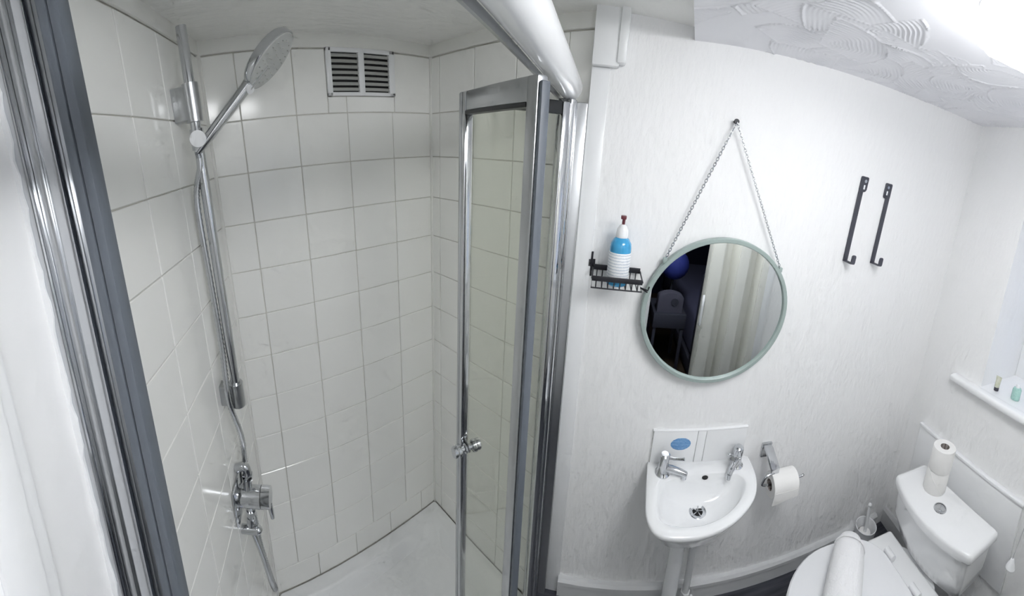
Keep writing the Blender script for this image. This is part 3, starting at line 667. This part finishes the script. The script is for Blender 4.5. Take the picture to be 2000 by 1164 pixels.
def seat(kk, z, x0=.355):                             # toilet-seat outline
    out = []
    for i in range(48):
        a_ = 2 * pi * i / 48; x = .565 + .230 * kk * cos(a_) * (1.0 if cos(a_) > 0 else .88); y = .186 * kk * sin(a_) * (1 - .10 * max(0, cos(a_)) ** 2) * (1.0 if cos(a_) > 0 else (1 + .04 * cos(a_)))
        if cos(a_) < 0: y = math.copysign(min(abs(y) + .05 * (-cos(a_)) * kk, .186 * kk), y) if abs(y) > 1e-6 else 0
        out.append(Vector((x, y, z)))
    return out
B().loft([seat(.98, .330), seat(1.0, .334), seat(1.0, .346), seat(.985, .350)]).build('seat', 'plastic', to)
B().loft([seat(.975, .352), seat(.995, .355), seat(.995, .366), seat(.97, .371), seat(.6, .375)]).build('seat_lid', 'plastic', to)
b = B(); b.box((.255, -.175, .300), (.385, .175, .338), .015, seg=3); b.build('pan_shelf', 'porcelain', to)
for y in (-.075, .075): B().cyl((.345, y - .022, .358), (.345, y + .022, .358), .013, seg=16).build('hinge', 'plastic', to)
B().loft([[Vector((.47 + .20 * k * cos(2 * pi * i / 36) * (1.15 if cos(2 * pi * i / 36) > 0 else 1), .15 * k2 * sin(2 * pi * i / 36), z)) for i in range(36)] for k, k2, z in ((.95, .72, .029), (.9, .68, .05), (.72, .6, .12), (.95, .9, .24), (1.2, 1.15, .30), (1.28, 1.18, .328))]).build('pan', 'porcelain', to)
# spare rolls on the cistern
def spare(z, rot, label, v=.165, u=.372):
    r_ = thing('toilet_roll', label, 'toilet roll', FV, (v, u, z), rot, group='spare toilet rolls stacked on the cistern')
    B().lathe([(.019, 0), (.046, 0), (.0475, .003), (.0475, .089), (.046, .092), (.019, .092), (.019, 0)], 40).build('paper', 'paper', r_)
    B().lathe([(.0183, .0), (.019, .0), (.019, .0925), (.0183, .0925)], 32).build('core', 'core', r_)
    B().lathe([(0, .002), (.0185, .002)], 32).build('core_shadow_disc', 'core', r_)
    hx = B()
    hx.tube([(.0482 * cos(a_), .0482 * sin(a_), .088 - .085 * i / 10) for i in range(11) for a_ in [-.4 + i * .16]], .0012, 6)
    hx.build('sheet_edge', 'paper', r_)
spare(LZ + .038, .3, 'lower spare toilet roll standing on the cistern lid')
spare(LZ + .131, 2.2, 'upper spare toilet roll stacked on another roll', .168, .376)
# rolled towel on the lid
a0 = Vector((.490, .303, 0)); a1 = Vector((.700, .560, 0)); dv = (a1 - a0)
tw = thing('rolled_towel', 'rolled white towel lying across the closed toilet lid', 'towel', FV, (a0.x, a0.y, .376), atan2(dv.y, dv.x))
LT = dv.length
rad = [(0, .026), (.012, .034), (.05, .048), (.11, .052), (.2, .054), (LT, .054)]
B().loft([[Vector((x, r * 1.12 * cos(2 * pi * i / 32), max(.0, .050 + r * .92 * sin(2 * pi * i / 32) - (.054 - r) * .5))) for i in range(32)] for x, r in rad]).build('roll', 'towel', tw, angle=50)
b = B(); b.tube([(x, r * 1.12 * cos(.95) , .050 + r * .92 * sin(.95) - (.054 - r) * .5) for x, r in rad[2:]], .003, 8); b.build('hem', 'towel', tw)
b = B(); b.tube([(.06, .056 * cos(a_), .05 + .050 * sin(a_)) for a_ in [(-.2 + .30 * i) for i in range(12)]], .0022, 8); b.build('fold', 'towel', tw)
# toilet brush in the corner
br = thing('toilet_brush', 'white toilet brush in its pot in the corner behind the toilet', 'toilet brush', FV, (.200, .085, .029))
B().lathe([(0, 0), (.044, 0), (.047, .004), (.050, .115), (.0515, .118), (.048, .118), (.046, .10), (.043, .01), (0, .01)], 32).build('pot', 'plastic', br)
b = B(); b.tube([(0, 0, .02), (0, 0, .12), (.004, -.004, .222)], [.008, .0075, .0075], 14); b.sph((.0042, -.0042, .224), .0095, seg=14); b.build('handle', 'plastic', br)
B().lathe([(0, .011), (.030, .015), (.034, .05), (.028, .085), (0, .09)], 24).build('bristles', 'paper', br)
# pull cord
pc = thing('pull_cord', 'white light pull cord with bell-shaped toggle beside the cistern', 'pull cord', FV, (.14, .755, .515))
B().lathe([(0, .0), (.0165, .0), (.018, .002), (.0135, .014), (.0085, .026), (.0065, .032), (.0045, .034), (0, .034)], 24).build('toggle', 'plastic', pc)
B().tube([(0, 0, .034), (.004, .03, .3), (.012, .08, .9), (.02, .13, 1.545)], .0014, 8).build('cord', 'cordw', pc)
# toiletries on the sill
tb = thing('cosmetic_tube', 'tiny pale cosmetic tube with charcoal cap on the sill', 'tube', FV, (-.045, .418, .966))
B().lathe([(0, 0), (.0105, 0), (.011, .001), (.011, .015), (0, .015)], 24).build('cap', 'charcoal', tb)
B().loft([[Vector((.0115 * cos(2 * pi * i / 24) * kx, .0115 * sin(2 * pi * i / 24) * ky, z)) for i in range(24)] for kx, ky, z in ((.9, .9, .015), (1, 1, .018), (.75, 1.1, .038), (.3, 1.3, .058), (.12, 1.35, .063))]).build('tube_body', 'tube', tb)
def gel(v, u, label, mt, k=1):
    g = thing('gel_bottle', label, 'bottle', FV, (v, u, .966))
    B().lathe([(0, 0), (.0165 * k, 0), (.018 * k, .003), (.018 * k, .042 * k), (.015 * k, .050 * k), (.008 * k, .053 * k), (0, .053 * k)], 28, sy=1.15).build('body', mt, g)
    B().lathe([(0, .052 * k), (.0095 * k, .052 * k), (.0095 * k, .066 * k), (.008 * k, .068 * k), (0, .068 * k)], 24).build('cap', 'plastic', g)
gel(-.058, .512, 'mint green mini bottle on the sill by the cosmetic tube', 'mint')
gel(-.088, .585, 'clear white mini bottle at the back of the sill', 'plastic', .9)
# ceiling lamp
zl = zs(.88, .532)
lm = thing('ceiling_lamp', 'bright rectangular flush lamp on the combed plaster ceiling', 'ceiling lamp', FR, (.88, .532, zl - .004), radians(52.8))
sq = [(p.x, p.y) for p in rounded([(-.17, -.23), (.17, -.23), (.17, .23), (-.17, .23)], .04, 6)]
sq2 = [(p[0] * .955, p[1] * .975) for p in sq]
B().prism(sq, -.014, .016, .004).build('rim', 'plastic', lm)
B().prism(sq2, -.075, -.012, .012).build('diffuser', 'lamp', lm)

# ================================================================== UNLIT BEDROOM (seen in the mirror)
tbl = thing('bedside_table', 'dark grey bedside table in the unlit bedroom', 'table', FR, (1.75, .63, 0))
B().box((-.16, -.13, .38), (.16, .13, .50), .006).build('drawer_case', 'greywood', tbl)
lg = B().box((-.012, -.012, 0), (.012, .012, .38), .003).mesh('leg', 'greywood')
for x in (-.14, .14):
    for y in (-.11, .11):
        o = bpy.data.objects.new('leg', lg); COL.objects.link(o); o.parent = tbl; o.location = (x, y, 0)
ar = thing('arched_box', 'grey arched box with a round dial on the bedside table', 'box', FR, (1.66, .625, .50))
pts = [(-.10, 0), (.10, 0), (.10, .12)] + [(.10 * cos(pi * i / 10), .12 + .04 * sin(pi * i / 10)) for i in range(1, 10)] + [(-.10, .12)]
B().prism(pts, -.04, .04, .004, m=Matrix(((0, 0, 1, 0), (1, 0, 0, 0), (0, 1, 0, 0), (0, 0, 0, 1)))).build('case', 'greyfabric', ar)
B().cyl((-.046, .03, .09), (-.04, .03, .09), .03, seg=24).build('dial', 'greywood', ar)
la = thing('table_lamp', 'table lamp with a round blue shade in the dark bedroom', 'lamp', FR, (1.84, .66, .50))
b = B(); b.lathe([(0, 0), (.05, 0), (.05, .012), (.012, .02), (.010, .22), (0, .22)], 24); b.build('stand', 'greywood', la)
B().sph((0, 0, .33), .12, (1, 1, 1.05)).build('shade', 'blueshade', la)
bed = thing('bed', 'bed with grey-blue cover behind the folding door', 'bed', FR, (2.3, 1.10, 0))
B().box((-.75, -.26, .12), (.8, .6, .50), .06, seg=3).build('mattress', 'bedding', bed)
B().box((-.78, -.28, .02), (.82, .62, .14), .01).build('bed_base', 'greywood', bed)
B().box((-.80, -.28, .1), (-.74, .62, .86), .015).build('headboard', 'greywood', bed)
